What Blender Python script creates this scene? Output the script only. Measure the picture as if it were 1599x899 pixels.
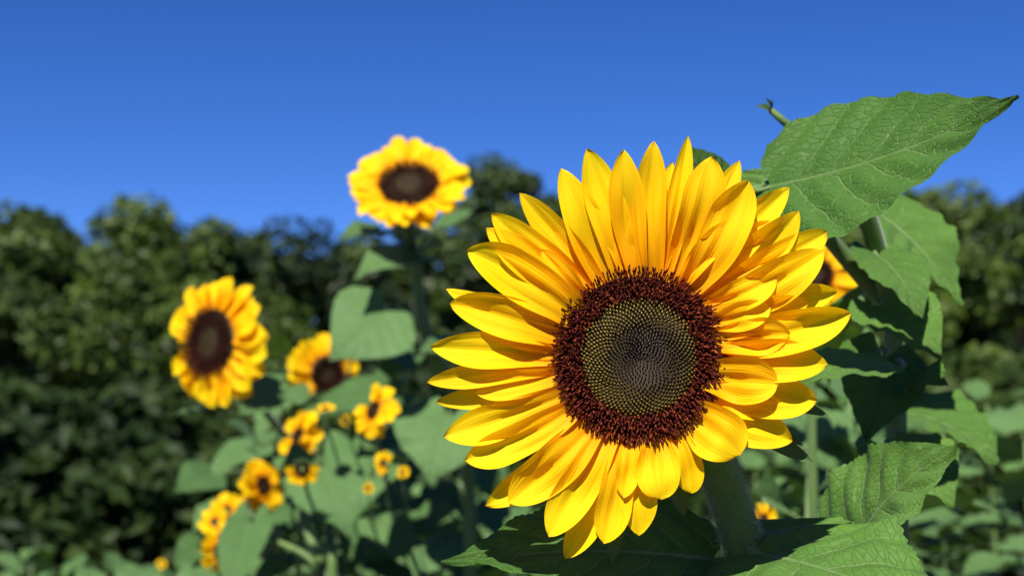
import bpy, math, random
import numpy as np
from mathutils import Vector, Matrix

# ------------------------------------------------------------------ camera, light, exposure
R = math.radians
scene = bpy.context.scene
COL = scene.collection
for o in list(bpy.data.objects):
    bpy.data.objects.remove(o, do_unlink=True)

F = 2340.0                       # focal length in pixels of a 1599 px wide frame
PITCH = R(5)
CAM = Vector((0, 0, 1.5))
RIGHT = Vector((1, 0, 0))
FWD = Vector((0, math.cos(PITCH), math.sin(PITCH)))
UPV = Vector((0, -math.sin(PITCH), math.cos(PITCH)))

cam_d = bpy.data.cameras.new('camera')
cam = bpy.data.objects.new('camera', cam_d)
COL.objects.link(cam)
cam.location = CAM
cam.rotation_euler = (R(90) + PITCH, 0, 0)
cam_d.sensor_width = 36
cam_d.lens = 36 * F / 1599
cam_d.clip_start = 0.02
cam_d.clip_end = 2000
cam_d.dof.use_dof = True
cam_d.dof.focus_distance = 0.89
cam_d.dof.aperture_fstop = 7.6
scene.camera = cam

SUN_EL, SUN_AZ = R(48), R(-12)   # azimuth from straight behind the camera, minus = left
sdir = Vector((math.sin(SUN_AZ) * math.cos(SUN_EL), -math.cos(SUN_AZ) * math.cos(SUN_EL), math.sin(SUN_EL)))
sd = bpy.data.lights.new('sun', 'SUN')
sd.energy = 5.0
sd.angle = R(0.53)
sd.color = (1.0, 0.96, 0.88)
so = bpy.data.objects.new('sun', sd)
COL.objects.link(so)
so.rotation_euler = sdir.to_track_quat('Z', 'Y').to_euler()
so.location = (0, 0, 20)

w = bpy.data.worlds.new('World')
scene.world = w
w.use_nodes = True
nt = w.node_tree
bg = nt.nodes['Background']
sky = nt.nodes.new('ShaderNodeTexSky')
sky.sky_type = 'NISHITA'
sky.sun_disc = False
sky.sun_elevation = SUN_EL
sky.sun_rotation = math.atan2(sdir.x, sdir.y)
sky.altitude = 2500
sky.air_density = 0.6
sky.dust_density = 0.0
sky.ozone_density = 4.0
bg.inputs['Strength'].default_value = 0.084
hs = nt.nodes.new('ShaderNodeHueSaturation')
hs.inputs['Saturation'].default_value = 1.24
hs.inputs['Hue'].default_value = 0.5145
nt.links.new(sky.outputs[0], hs.inputs['Color'])
nt.links.new(hs.outputs[0], bg.inputs['Color'])

vs = scene.view_settings
vs.view_transform = 'Standard'
vs.look = 'None'
vs.gamma = 1
vs.exposure = 0.85

rng = np.random.default_rng(7)
random.seed(7)


def P(px, py, d):
    """point seen at photo position px, py and at depth d metres in front of the lens"""
    return CAM + FWD * d + RIGHT * (d * (px - 799.5) / F) + UPV * (d * (449.5 - py) / F)


def face(r, u, t):
    return (RIGHT * r + UPV * u - FWD * t).normalized()


# ------------------------------------------------------------------ materials
def mat(name):
    m = bpy.data.materials.new(name)
    m.use_nodes = True
    t = m.node_tree
    for n in list(t.nodes):
        if n.type != 'OUTPUT_MATERIAL':
            t.nodes.remove(n)
    return m, t, next(n for n in t.nodes if n.type == 'OUTPUT_MATERIAL')


def N(t, kind, **kw):
    n = t.nodes.new(kind)
    for k, v in kw.items():
        if isinstance(k, str) and k.startswith('i_'):
            n.inputs[k[2:].replace('_', ' ')].default_value = v
        else:
            setattr(n, k, v)
    return n


def math_n(t, op, a, b=None, c=None, clamp=False):
    n = t.nodes.new('ShaderNodeMath')
    n.operation = op
    n.use_clamp = clamp
    for i, v in enumerate((a, b, c)):
        if v is None:
            continue
        if isinstance(v, (int, float)):
            n.inputs[i].default_value = v
        else:
            t.links.new(v, n.inputs[i])
    return n.outputs[0]


def mixc(t, fac, a, b, blend='MIX'):
    n = t.nodes.new('ShaderNodeMix')
    n.data_type = 'RGBA'
    n.blend_type = blend
    for i, v in ((0, fac), (6, a), (7, b)):
        if isinstance(v, (int, float)):
            n.inputs[i].default_value = v
        elif isinstance(v, tuple):
            n.inputs[i].default_value = (*v, 1) if len(v) == 3 else v
        else:
            t.links.new(v, n.inputs[i])
    return n.outputs[2]


def ramp(t, fac, stops):
    n = t.nodes.new('ShaderNodeValToRGB')
    e = n.color_ramp.elements
    while len(e) > 1:
        e.remove(e[-1])
    e[0].position = stops[0][0]
    e[0].color = (*stops[0][1], 1)
    for p, c in stops[1:]:
        x = e.new(p)
        x.color = (*c, 1)
    t.links.new(fac, n.inputs[0])
    return n.outputs[0]


def leafy_shader(t, out, col, tcol, trans, rough, spec=0.35, normal=None, sheen=0.0):
    b = N(t, 'ShaderNodeBsdfPrincipled')
    b.inputs['Roughness'].default_value = rough
    b.inputs['Specular IOR Level'].default_value = spec
    if sheen:
        b.inputs['Sheen Weight'].default_value = sheen
        b.inputs['Sheen Roughness'].default_value = 0.4
    tr = N(t, 'ShaderNodeBsdfTranslucent')
    mx = N(t, 'ShaderNodeMixShader')
    mx.inputs[0].default_value = trans
    t.links.new(col, b.inputs['Base Color'])
    t.links.new(tcol, tr.inputs['Color'])
    if normal is not None:
        t.links.new(normal, b.inputs['Normal'])
        t.links.new(normal, tr.inputs['Normal'])
    t.links.new(b.outputs[0], mx.inputs[1])
    t.links.new(tr.outputs[0], mx.inputs[2])
    t.links.new(mx.outputs[0], out.inputs[0])


def petal_material():
    m, t, out = mat('petal_yellow')
    uv = N(t, 'ShaderNodeUVMap', uv_map='UVMap')
    sep = N(t, 'ShaderNodeSeparateXYZ')
    t.links.new(uv.outputs[0], sep.inputs[0])
    v, s = sep.outputs[0], sep.outputs[1]
    oi = N(t, 'ShaderNodeObjectInfo')
    cmb = N(t, 'ShaderNodeCombineXYZ')
    t.links.new(math_n(t, 'MULTIPLY', v, 22), cmb.inputs[0])
    t.links.new(math_n(t, 'MULTIPLY', s, 1.6), cmb.inputs[1])
    t.links.new(math_n(t, 'MULTIPLY', oi.outputs['Random'], 40), cmb.inputs[2])
    no = N(t, 'ShaderNodeTexNoise', i_Scale=1.0, i_Detail=3.0)
    t.links.new(cmb.outputs[0], no.inputs['Vector'])
    cmb2 = N(t, 'ShaderNodeCombineXYZ')
    t.links.new(math_n(t, 'MULTIPLY', v, 3), cmb2.inputs[0])
    t.links.new(math_n(t, 'MULTIPLY', s, 3), cmb2.inputs[1])
    t.links.new(math_n(t, 'MULTIPLY', oi.outputs['Random'], 77), cmb2.inputs[2])
    blot = N(t, 'ShaderNodeTexNoise', i_Scale=1.0, i_Detail=2.0)
    t.links.new(cmb2.outputs[0], blot.inputs['Vector'])
    base = ramp(t, math_n(t, 'ADD', s, math_n(t, 'MULTIPLY', math_n(t, 'SUBTRACT', blot.outputs[0], .5), .35)),
                [(0.0, (.86, .33, .002)), (.28, (.94, .53, .002)), (.6, (.96, .64, .003)), (1.0, (.96, .70, .006))])
    streak = ramp(t, no.outputs[0], [(.30, (.93, .89, .85)), (.6, (1, 1, 1))])
    col = mixc(t, 1.0, base, streak, 'MULTIPLY')
    # each floret is a little more golden or more lemon than its neighbours
    tint = ramp(t, oi.outputs['Random'], [(0, (1, .90, .8)), (1, (1, 1.04, 1.0))])
    col = mixc(t, 1.0, col, tint, 'MULTIPLY')
    # a little browning on some of the tips and edges
    edge = math_n(t, 'MULTIPLY', math_n(t, 'SUBTRACT', s, .955, clamp=True), 22, clamp=True)
    edge = math_n(t, 'MULTIPLY', edge, math_n(t, 'MULTIPLY', math_n(t, 'SUBTRACT', blot.outputs[0], .42, clamp=True), 5, clamp=True))
    col = mixc(t, edge, col, (.42, .20, .02))
    tcol = mixc(t, 1.0, col, (1.0, .88, .3), 'MULTIPLY')
    bump = N(t, 'ShaderNodeBump', i_Strength=0.32, i_Distance=0.002)
    t.links.new(no.outputs[0], bump.inputs['Height'])
    leafy_shader(t, out, col, tcol, .42, .62, .12, bump.outputs[0])
    return m


def leaf_material(name, c1, c2, vein, trans=.22, near=False):
    m, t, out = mat(name)
    uv = N(t, 'ShaderNodeUVMap', uv_map='UVMap')
    sep = N(t, 'ShaderNodeSeparateXYZ')
    t.links.new(uv.outputs[0], sep.inputs[0])
    v = math_n(t, 'ABSOLUTE', math_n(t, 'MULTIPLY_ADD', sep.outputs[0], 2, -1))
    s = sep.outputs[1]
    # wobble so that the side veins are not ruler straight
    wob = N(t, 'ShaderNodeTexNoise', i_Scale=5.0, i_Detail=2.0)
    t.links.new(uv.outputs[0], wob.inputs['Vector'])
    wv = math_n(t, 'MULTIPLY', math_n(t, 'SUBTRACT', wob.outputs[0], .5), .09)
    midr = math_n(t, 'SUBTRACT', 1, math_n(t, 'DIVIDE', v, .03), clamp=True)
    q = math_n(t, 'ADD', math_n(t, 'SUBTRACT', s, math_n(t, 'MULTIPLY', math_n(t, 'POWER', v, .85), .26)), wv)
    fr = math_n(t, 'ABSOLUTE', math_n(t, 'SUBTRACT', math_n(t, 'FRACT', math_n(t, 'MULTIPLY', q, 6.5)), .5))
    side = math_n(t, 'SUBTRACT', 1, math_n(t, 'DIVIDE', fr, .05), clamp=True)
    side = math_n(t, 'MULTIPLY', side, math_n(t, 'SUBTRACT', 1.1, v, clamp=True))
    veins = math_n(t, 'MAXIMUM', midr, math_n(t, 'MULTIPLY', side, .75))
    vo = N(t, 'ShaderNodeTexVoronoi', feature='DISTANCE_TO_EDGE', i_Scale=26.0)
    t.links.new(uv.outputs[0], vo.inputs['Vector'])
    net = math_n(t, 'SUBTRACT', 1, math_n(t, 'DIVIDE', vo.outputs['Distance'], .09), clamp=True)
    oi = N(t, 'ShaderNodeObjectInfo')
    no = N(t, 'ShaderNodeTexNoise', i_Scale=14.0, i_Detail=5.0, i_Roughness=.6)
    geo = N(t, 'ShaderNodeTexCoord')
    t.links.new(geo.outputs['Object'], no.inputs['Vector'])
    f = math_n(t, 'ADD', math_n(t, 'MULTIPLY', no.outputs[0], .8), math_n(t, 'MULTIPLY', math_n(t, 'SUBTRACT', oi.outputs['Random'], .5), .5))
    col = ramp(t, f, [(.15, c1), (.7, c2)])
    col = mixc(t, math_n(t, 'MULTIPLY', veins, .75), col, vein)
    col = mixc(t, math_n(t, 'MULTIPLY', net, .16), col, vein)
    tcol = mixc(t, 1.0, col, (1.3, 1.25, .35), 'MULTIPLY')
    h = math_n(t, 'SUBTRACT', math_n(t, 'MULTIPLY', no.outputs[0], .4), math_n(t, 'ADD', veins, math_n(t, 'MULTIPLY', net, .35)))
    bump = N(t, 'ShaderNodeBump', i_Strength=0.8, i_Distance=0.002)
    t.links.new(h, bump.inputs['Height'])
    leafy_shader(t, out, col, tcol, trans, .58, .22, bump.outputs[0], .03)
    return m


def simple_material(name, c1, c2, scale, rough=.7, trans=0.0, spec=.3, bump=0.0, stretch=None, sheen=0, perobj=0.0):
    m, t, out = mat(name)
    tc = N(t, 'ShaderNodeTexCoord')
    no = N(t, 'ShaderNodeTexNoise', i_Scale=scale, i_Detail=5.0, i_Roughness=.6)
    if stretch:
        mp = N(t, 'ShaderNodeMapping')
        mp.inputs['Scale'].default_value = stretch
        t.links.new(tc.outputs['Object'], mp.inputs[0])
        t.links.new(mp.outputs[0], no.inputs['Vector'])
    else:
        t.links.new(tc.outputs['Object'], no.inputs['Vector'])
    f = no.outputs[0]
    if perobj:
        oi = N(t, 'ShaderNodeObjectInfo')
        f = math_n(t, 'ADD', f, math_n(t, 'MULTIPLY', math_n(t, 'SUBTRACT', oi.outputs['Random'], .5), perobj))
    col = ramp(t, f, [(.3, c1), (.7, c2)])
    bn = None
    if bump:
        b = N(t, 'ShaderNodeBump', i_Strength=.6, i_Distance=bump)
        t.links.new(no.outputs[0], b.inputs['Height'])
        bn = b.outputs[0]
    leafy_shader(t, out, col, col, trans, rough, spec, bn, sheen)
    return m


def vcol_material(name, rough, spec, trans=0.0, sheen=0, scale=800):
    """pigment stored per floret in the 'pigment' attribute, with fine speckle"""
    m, t, out = mat(name)
    a = N(t, 'ShaderNodeAttribute', attribute_name='pigment_sheen')
    tc = N(t, 'ShaderNodeTexCoord')
    no = N(t, 'ShaderNodeTexNoise', i_Scale=scale, i_Detail=2.0)
    t.links.new(tc.outputs['Object'], no.inputs['Vector'])
    sp = ramp(t, no.outputs[0], [(.3, (.7, .7, .7)), (.7, (1.2, 1.2, 1.2))])
    col = mixc(t, 1.0, a.outputs['Color'], sp, 'MULTIPLY')
    leafy_shader(t, out, col, col, trans, rough, spec, None, sheen)
    return m


M_PETAL = petal_material()
M_LEAF = leaf_material('leaf_green_near', (.046, .120, .016), (.100, .205, .032), (.22, .32, .11), .2, True)
M_LEAF_FAR = leaf_material('leaf_grey_green', (.058, .130, .036), (.100, .190, .060), (.17, .26, .10), .18)
M_STEM = simple_material('stem_green', (.06, .12, .025), (.12, .20, .05), 60, .6, .05, .4, .0006, (1, 1, .15), .2)
M_BRACT = simple_material('bract_green', (.035, .085, .02), (.07, .14, .035), 90, .6, .15, .3, .0004)
M_HAIR = simple_material('stem_hair', (.45, .5, .38), (.6, .65, .5), 50, .6, .4)
M_FLORET = vcol_material('floret_maroon', .65, .15, .05)
M_BUD = vcol_material('bud_olive', .6, .25)
M_DISC = simple_material('disc_brown', (.022, .013, .005), (.045, .028, .010), 400, .8)
M_TREE = simple_material('tree_foliage', (.008, .022, .003), (.080, .125, .014), 1.5, .55, .25, .35, 0, None, 0, .35)  # strong noise contrast paints sunlit clumps and dark holes into the foliage
M_TREE_D = simple_material('tree_foliage_dark', (.006, .016, .004), (.045, .078, .014), 1.5, .5, .2, .35, 0, None, 0, .35)  # same painted clump light and shade, in a darker tone
M_BUSH = simple_material('bush_foliage', (.006, .016, .003), (.034, .058, .009), 2.2, .6, .15, .2, 0, None, 0, .35)  # foliage colour darkened to stand in for deep shade below the trees
M_BARK = simple_material('bark', (.06, .045, .03), (.14, .11, .08), 12, .9, 0, .2, .01, (1, 1, .2))
M_SOIL = simple_material('soil', (.05, .04, .025), (.10, .08, .045), 3, .95, 0, .1, .03)
M_WEED = simple_material('weed_green', (.025, .06, .015), (.07, .13, .035), 3, .6, .2, .3, 0)


# ------------------------------------------------------------------ object helpers
def mesh(name, verts, faces, mats, uvs=None, smooth=True, midx=None, pig=None):
    me = bpy.data.meshes.new(name)
    verts = np.asarray(verts, dtype=np.float32)
    me.from_pydata(verts.tolist() if len(verts) < 200 else verts.tolist(), [], faces if isinstance(faces, list) else faces.tolist())
    for m in (mats if isinstance(mats, (list, tuple)) else [mats]):
        me.materials.append(m)
    if midx is not None:
        me.polygons.foreach_set('material_index', np.asarray(midx, dtype=np.int32))
    if smooth:
        me.polygons.foreach_set('use_smooth', np.ones(len(me.polygons), dtype=bool))
    if uvs is not None:
        li = np.empty(len(me.loops), dtype=np.int32)
        me.loops.foreach_get('vertex_index', li)
        ul = me.uv_layers.new(name='UVMap')
        ul.data.foreach_set('uv', np.asarray(uvs, dtype=np.float32)[li].ravel())
    if pig is not None:
        ca = me.color_attributes.new('pigment_sheen', 'FLOAT_COLOR', 'POINT')
        p = np.ones((len(verts), 4), dtype=np.float32)
        p[:, :3] = pig
        ca.data.foreach_set('color', p.ravel())
    me.update()
    return me


def thing(name, loc, label, cat, group=None, kind=None):
    o = bpy.data.objects.new(name, None)
    o.empty_display_size = .05
    COL.objects.link(o)
    o.location = loc
    o['label'] = label
    o['category'] = cat
    if group:
        o['group'] = group
    return o


def part(name, me, parent, world=None, local=None, label=None, kind=None):
    o = bpy.data.objects.new(name, me)
    COL.objects.link(o)
    if parent is not None:
        o.parent = parent
    if local is not None:
        o.matrix_local = local
    elif world is not None:
        o.matrix_local = Matrix.Translation(-Vector(parent.location)) @ world if parent else world
    if label:
        o['label'] = label
    if kind:
        o['kind'] = kind
    return o


def frame(origin, x, y, z):
    m = Matrix.Identity(4)
    for i, a in enumerate((x, y, z)):
        for j in range(3):
            m[j][i] = a[j]
    m.translation = origin
    return m


def head_frame(pos, f, roll=0.0):
    up = Vector((0, 0, 1)) if abs(f.z) < .97 else Vector((0, 1, 0))
    x = up.cross(f).normalized()
    y = f.cross(x)
    return frame(pos, x, y, f) @ Matrix.Rotation(roll, 4, 'Z')


def catmull(pts, k=6):
    pts = [np.array(p, float) for p in pts]
    if len(pts) < 3:
        return pts
    q = [2 * pts[0] - pts[1]] + pts + [2 * pts[-1] - pts[-2]]
    out = []
    for i in range(1, len(q) - 2):
        for j in range(k):
            t = j / k
            a, b, c, d = q[i - 1], q[i], q[i + 1], q[i + 2]
            out.append(.5 * ((2 * b) + (-a + c) * t + (2 * a - 5 * b + 4 * c - d) * t * t + (-a + 3 * b - 3 * c + d) * t ** 3))
    out.append(pts[-1])
    return out


def tube(pts, r0, r1, n=10, k=6, rib=0.0, radii=None):
    """tapered, slightly ribbed tube through pts; returns verts, faces, uvs"""
    c = catmull(pts, k)
    L = len(c)
    V, Fc, U = [], [], []
    prev = None
    for i, p in enumerate(c):
        d = c[min(i + 1, L - 1)] - c[max(i - 1, 0)]
        d = d / (np.linalg.norm(d) + 1e-12)
        a = np.array((0, 0, 1.)) if abs(d[2]) < .9 else np.array((0, 1., 0))
        if prev is None:
            x = np.cross(d, a)
        else:
            x = prev - d * prev.dot(d)
        x /= np.linalg.norm(x) + 1e-12
        prev = x
        y = np.cross(d, x)
        t = i / (L - 1)
        r = (r0 + (r1 - r0) * t) if radii is None else np.interp(t, np.linspace(0, 1, len(radii)), radii)
        for j in range(n):
            th = 2 * math.pi * j / n
            rr = r * (1 + rib * math.cos(th * 5))
            V.append(p + (x * math.cos(th) + y * math.sin(th)) * rr)
            U.append((j / n, t))
    for i in range(L - 1):
        for j in range(n):
            a, b = i * n + j, i * n + (j + 1) % n
            Fc.append((a, b, b + n, a + n))
    Fc.append(tuple(range(n))[::-1])
    Fc.append(tuple(range((L - 1) * n, L * n)))
    return V, Fc, U


# ------------------------------------------------------------------ petals
def petal_arrays(base, tip, w, z0, zm, zt, fold=.25, cup=.2, bow=0.0, blunt=False, twist=0.0, nu=22, nv=10, basew=.42, curl=0.0, seed=0):
    r = np.random.default_rng(seed)
    base = np.array(base, float)
    tip = np.array(tip, float)
    L = np.linalg.norm(tip - base)
    d = (tip - base) / L
    nrm = np.array((-d[1], d[0]))
    ctrl = (base + tip) / 2 + nrm * bow * L
    V, U, Fc = [], [], []
    ph1, ph2, ph3 = r.uniform(0, 6.28, 3)
    mx = r.uniform(.50, .64)
    gro = r.uniform(.05, .09)
    for i in range(nu + 1):
        s = i / nu
        c = (1 - s) ** 2 * base + 2 * s * (1 - s) * ctrl + s * s * tip
        td = 2 * (1 - s) * (ctrl - base) + 2 * s * (tip - ctrl)
        td /= np.linalg.norm(td)
        n2 = np.array((-td[1], td[0]))
        if s < mx:
            pr = basew + (1 - basew) * math.sin(math.pi / 2 * s / mx) ** 1.1
        else:
            q = (s - mx) / (1 - mx)
            pr = (1 - q ** 2.6) ** .6 if blunt else (1 - q ** 2.3) ** .8
        hw = w / 2 * pr
        zc = (1 - s) ** 2 * z0 + 2 * s * (1 - s) * zm + s * s * zt
        zc += curl * L * max(0, s - .72) ** 2 * 4
        hwl = hw * (1 + .05 * math.sin(s * 9 + ph1))
        hwr = hw * (1 + .05 * math.sin(s * 8 + ph2))
        tw = twist * (s - .3)
        for j in range(nv + 1):
            v = -1 + 2 * j / nv
            h = hwl if v < 0 else hwr
            z = zc + fold * abs(v) * hw + cup * v * v * hw + tw * v * hw
            z -= gro * hw * (.5 + .5 * math.cos(v * math.pi * 3)) * math.sin(math.pi * min(1, s * 1.1)) * 1.6
            z += .05 * w * v * v * math.sin(s * 7 + ph3 + (2 if v > 0 else 0))
            z += .10 * w * math.sin(s * 6.5 + ph1 + v * 1.3) * math.sin(math.pi * s)
            # the sides draw in as the floret folds, the way a real strap does
            xy = c + n2 * v * h
            V.append((xy[0], xy[1], z))
            U.append((j / nv, s))
    for i in range(nu):
        for j in range(nv):
            a = i * (nv + 1) + j
            Fc.append((a, a + 1, a + nv + 2, a + nv + 1))
    return V, Fc, U


# ------------------------------------------------------------------ leaves
def leaf_arrays(L, W, arch=.1, fold=.15, wave=.05, back=.16, teeth=.03, nteeth=20, nu=40, nv=16, petiole=None, pr=.0025, seed=0, bow=0.0, tipdroop=0.0, narrow=False, quilt=.016):
    r = np.random.default_rng(seed)
    if narrow:
        ks, kv = [0, .08, .2, .35, .5, .7, .86, .95, 1], [.12, .45, .82, 1, .95, .66, .3, .12, 0]
        back = 0
    else:
        ks, kv = [0, .05, .12, .24, .38, .55, .72, .86, .95, 1], [.66, .82, .94, 1, .95, .76, .48, .22, .08, 0]
    V, U, Fc = [], [], []
    ph = r.uniform(0, 6.28, 4)
    for i in range(nu + 1):
        s = i / nu
        # smoothed profile
        w = np.mean([np.interp(min(1, max(0, s + e)), ks, kv) for e in (-.03, 0, .03)]) * W / 2
        if i == nu:
            w = 0.0005
        for j in range(nv + 1):
            v = -1 + 2 * j / nv
            av = abs(v)
            saw = ((s * nteeth + (.3 if v > 0 else 0)) % 1)
            e = 1 + (teeth * (saw - .4) if av > .99 else 0)
            side = 1 + .06 * math.sin(s * 5 + ph[0] + (1.5 if v > 0 else 0))
            x = v * w * e * side + bow * L * math.sin(math.pi * s)
            y = L * s - back * 1.5 * L * math.sin(math.pi * .78 * av) ** 1.3 * (1 - s) ** 4
            z = arch * L * 4 * s * (1 - s) + fold * av * w - tipdroop * L * max(0, s - .6) ** 2
            z += wave * W * av ** 1.6 * (math.sin(s * 11 + ph[1] + (2 if v > 0 else 0)) * .6 + math.sin(s * 23 + ph[2] + (1 if v > 0 else 0)) * .25)
            # quilting between the side veins
            z += quilt * W * math.cos((s - .26 * av ** .85) * 6.5 * 2 * math.pi) * min(1, av * 4)
            z -= .014 * W * math.exp(-(v / .08) ** 2)
            V.append((x, y, z))
            U.append((j / nv, s))
    for i in range(nu):
        for j in range(nv):
            a = i * (nv + 1) + j
            Fc.append((a, a + 1, a + nv + 2, a + nv + 1))
    mi = [0] * len(Fc)
    # petiole and raised midrib below
    rib_pts = []
    if petiole is not None:
        rib_pts = [Vector(p) for p in petiole]
    for s in (0.0, .2, .45, .7, .9):
        i = int(s * nu)
        rib_pts.append(Vector(V[i * (nv + 1) + nv // 2]) - Vector((0, 0, .0004)))
    npet = len(petiole) if petiole is not None else 0
    rad = [pr] * npet + [pr * .8, pr * .6, pr * .42, pr * .28, pr * .12]
    tv, tf, tu = tube(rib_pts, pr, pr * .2, 7, 4, 0, rad)
    o = len(V)
    V += [tuple(p) for p in tv]
    U += tu
    Fc += [tuple(a + o for a in f) for f in tf]
    mi += [1] * len(tf)
    return V, Fc, U, mi


def placed_leaf(parent, base, tip, normal, W, attach=None, far=True, name='leaf', label=None, **kw):
    base, tip = Vector(base), Vector(tip)
    y = (tip - base)
    L = y.length
    y.normalize()
    n = Vector(normal)
    z = (n - y * n.dot(y)).normalized()
    x = y.cross(z)
    m = frame(base, x, y, z)
    pet = None
    kw.setdefault('quilt', .006 if far else .016)
    if attach is not None:
        a = m.inverted() @ Vector(attach)
        pet = [a, a * .5 + Vector((0, 0, .12 * a.length)), Vector((0, -.012, .0))]
    V, Fc, U, mi = leaf_arrays(L, W, petiole=pet, **kw)
    me = mesh('leaf', V, Fc, [M_LEAF_FAR if far else M_LEAF, M_STEM], U, True, mi)
    return part(name, me, parent, world=m, label=label)


# ------------------------------------------------------------------ flower heads
def floret_field(n0, n1, c, hfun, kind, rs, scale=1.0, cx=(1, 1), irregular=0):
    """phyllotactic florets from index n0 to n1; returns verts, faces, pigment"""
    V, Fc, PG = [], [], []
    for n in range(n0, n1):
        r = c * math.sqrt(n)
        th = n * 2.399963
        if kind == 'tube':
            rr = r + rs.normal(0, .9 * scale * 1.0)
            th2 = th + rs.normal(0, .01)
        else:
            rr, th2 = r + rs.normal(0, .22) * scale, th + rs.normal(0, .25) * scale / max(r, 1e-3) * (1 if scale > .5 else 0)
        x, y = rr * math.cos(th2) * cx[0], rr * math.sin(th2) * cx[1]
        z = hfun(r)
        out = np.array((math.cos(th2), math.sin(th2), 0))
        if kind == 'tube':
            t = (n - n0) / (n1 - n0)
            ln = scale * rs.uniform(9, 17) * (.75 + .35 * t)
            rad = scale * rs.uniform(1.0, 1.6)
            lean = .1 + .9 * t ** 1.5 + rs.normal(0, .22)
            d = out * lean + np.array((0, 0, 1)) + rs.normal(0, .18, 3)
            g = rs.uniform(0, 1)
            cb = np.array((.11, .017, .005)) if g < .75 else np.array((.15, .03, .006))
            ct = np.array((.085, .011, .006)) if g < .8 else np.array((.22, .04, .012))
            prof = [(0, .6), (.25, .8), (.7, 1.0), (.88, 1.25), (1.0, .55)]
            ns = 5
        else:
            ln = scale * (4.5 if kind == 'bud' else 5.5)
            rad = scale * (1.75 if kind == 'bud' else 1.15)
            # every bud leans on its spiral and towards the middle of the face
            d = np.array((0, 0, 1.0)) - out * (.55 if kind == 'bud' else .85) + rs.normal(0, .07, 3)
            prof = [(0, 1.0), (.45, .95), (.8, .55), (1.0, .15)]
            ns = 6 if kind == 'bud' else 5
            if kind == 'bud':
                q = min(1, max(0, (math.hypot(x / scale - 14, y / scale) - 40) / 30)) + rs.normal(0, .08)
                q = min(1, max(0, q))
                cb = np.array((.034, .022, .006))
                ct = np.array((.05, .035, .012)) * (1 - q) + np.array((.31, .215, .02)) * q
                ct = ct * rs.uniform(.5, 1.25)
            else:
                cb = np.array((.022, .014, .009))
                ct = np.array((.10, .078, .078)) * rs.uniform(.5, 1.5) * (.3 + .8 * min(1, max(0, (x + 8) / 22)))  # sun sheen painted into the tips: dim at left, brighter at right
                q = min(1, max(0, (math.hypot(x / scale - 14, y / scale) - 30) / 24))  # painted sheen zone sits off centre to the right
                ct = ct * (1 - q) + np.array((.13, .095, .02)) * q
        d /= np.linalg.norm(d)
        a = np.cross(d, (0.3, .9, .1))
        a /= np.linalg.norm(a)
        b = np.cross(d, a)
        o = len(V)
        p0 = np.array((x, y, z))
        bend = out * scale * rs.uniform(-1.5, 2.5) if kind == 'tube' else out * 0
        for (h, k) in prof:
            for j in range(ns):
                t2 = 2 * math.pi * j / ns + th
                V.append(p0 + d * ln * h + bend * h * h + (a * math.cos(t2) + b * math.sin(t2)) * rad * k)
                hh = h * h if kind != 'tube' else h
                PG.append(cb * (1 - hh) + ct * hh)
        for i in range(len(prof) - 1):
            for j in range(ns):
                Fc.append((o + i * ns + j, o + i * ns + (j + 1) % ns, o + (i + 1) * ns + (j + 1) % ns, o + (i + 1) * ns + j))
        Fc.append(tuple(range(o + (len(prof) - 1) * ns, o + len(prof) * ns)))
        if kind == 'tube' and rs.uniform() < .55:
            # the split stigma curling out of the top
            top = p0 + d * ln + bend
            for sg in (-1, 1):
                o = len(V)
                dd = d * 2.6 * scale + (a * math.cos(th) + b * math.sin(th)) * sg * 2.0 * scale
                e = np.cross(dd, d)
                e = e / (np.linalg.norm(e) + 1e-9) * .6 * scale
                for q in (top - e, top + e, top + dd * .7 + e * .8, top + dd + 0 * e, top + dd * .7 - e * .8):
                    V.append(q)
                    PG.append(ct * 1.2)
                Fc.append((o, o + 1, o + 2, o + 3, o + 4))
    return V, Fc, PG


def lathe(profile, n=48):
    V, Fc = [], []
    for (r, z) in profile:
        for j in range(n):
            t = 2 * math.pi * j / n
            V.append((r * math.cos(t), r * math.sin(t), z))
    for i in range(len(profile) - 1):
        for j in range(n):
            Fc.append((i * n + j, i * n + (j + 1) % n, (i + 1) * n + (j + 1) % n, (i + 1) * n + j))
    Fc.append(tuple(range(n)))
    Fc.append(tuple(range((len(profile) - 1) * n, len(profile) * n))[::-1])
    return V, Fc


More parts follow.
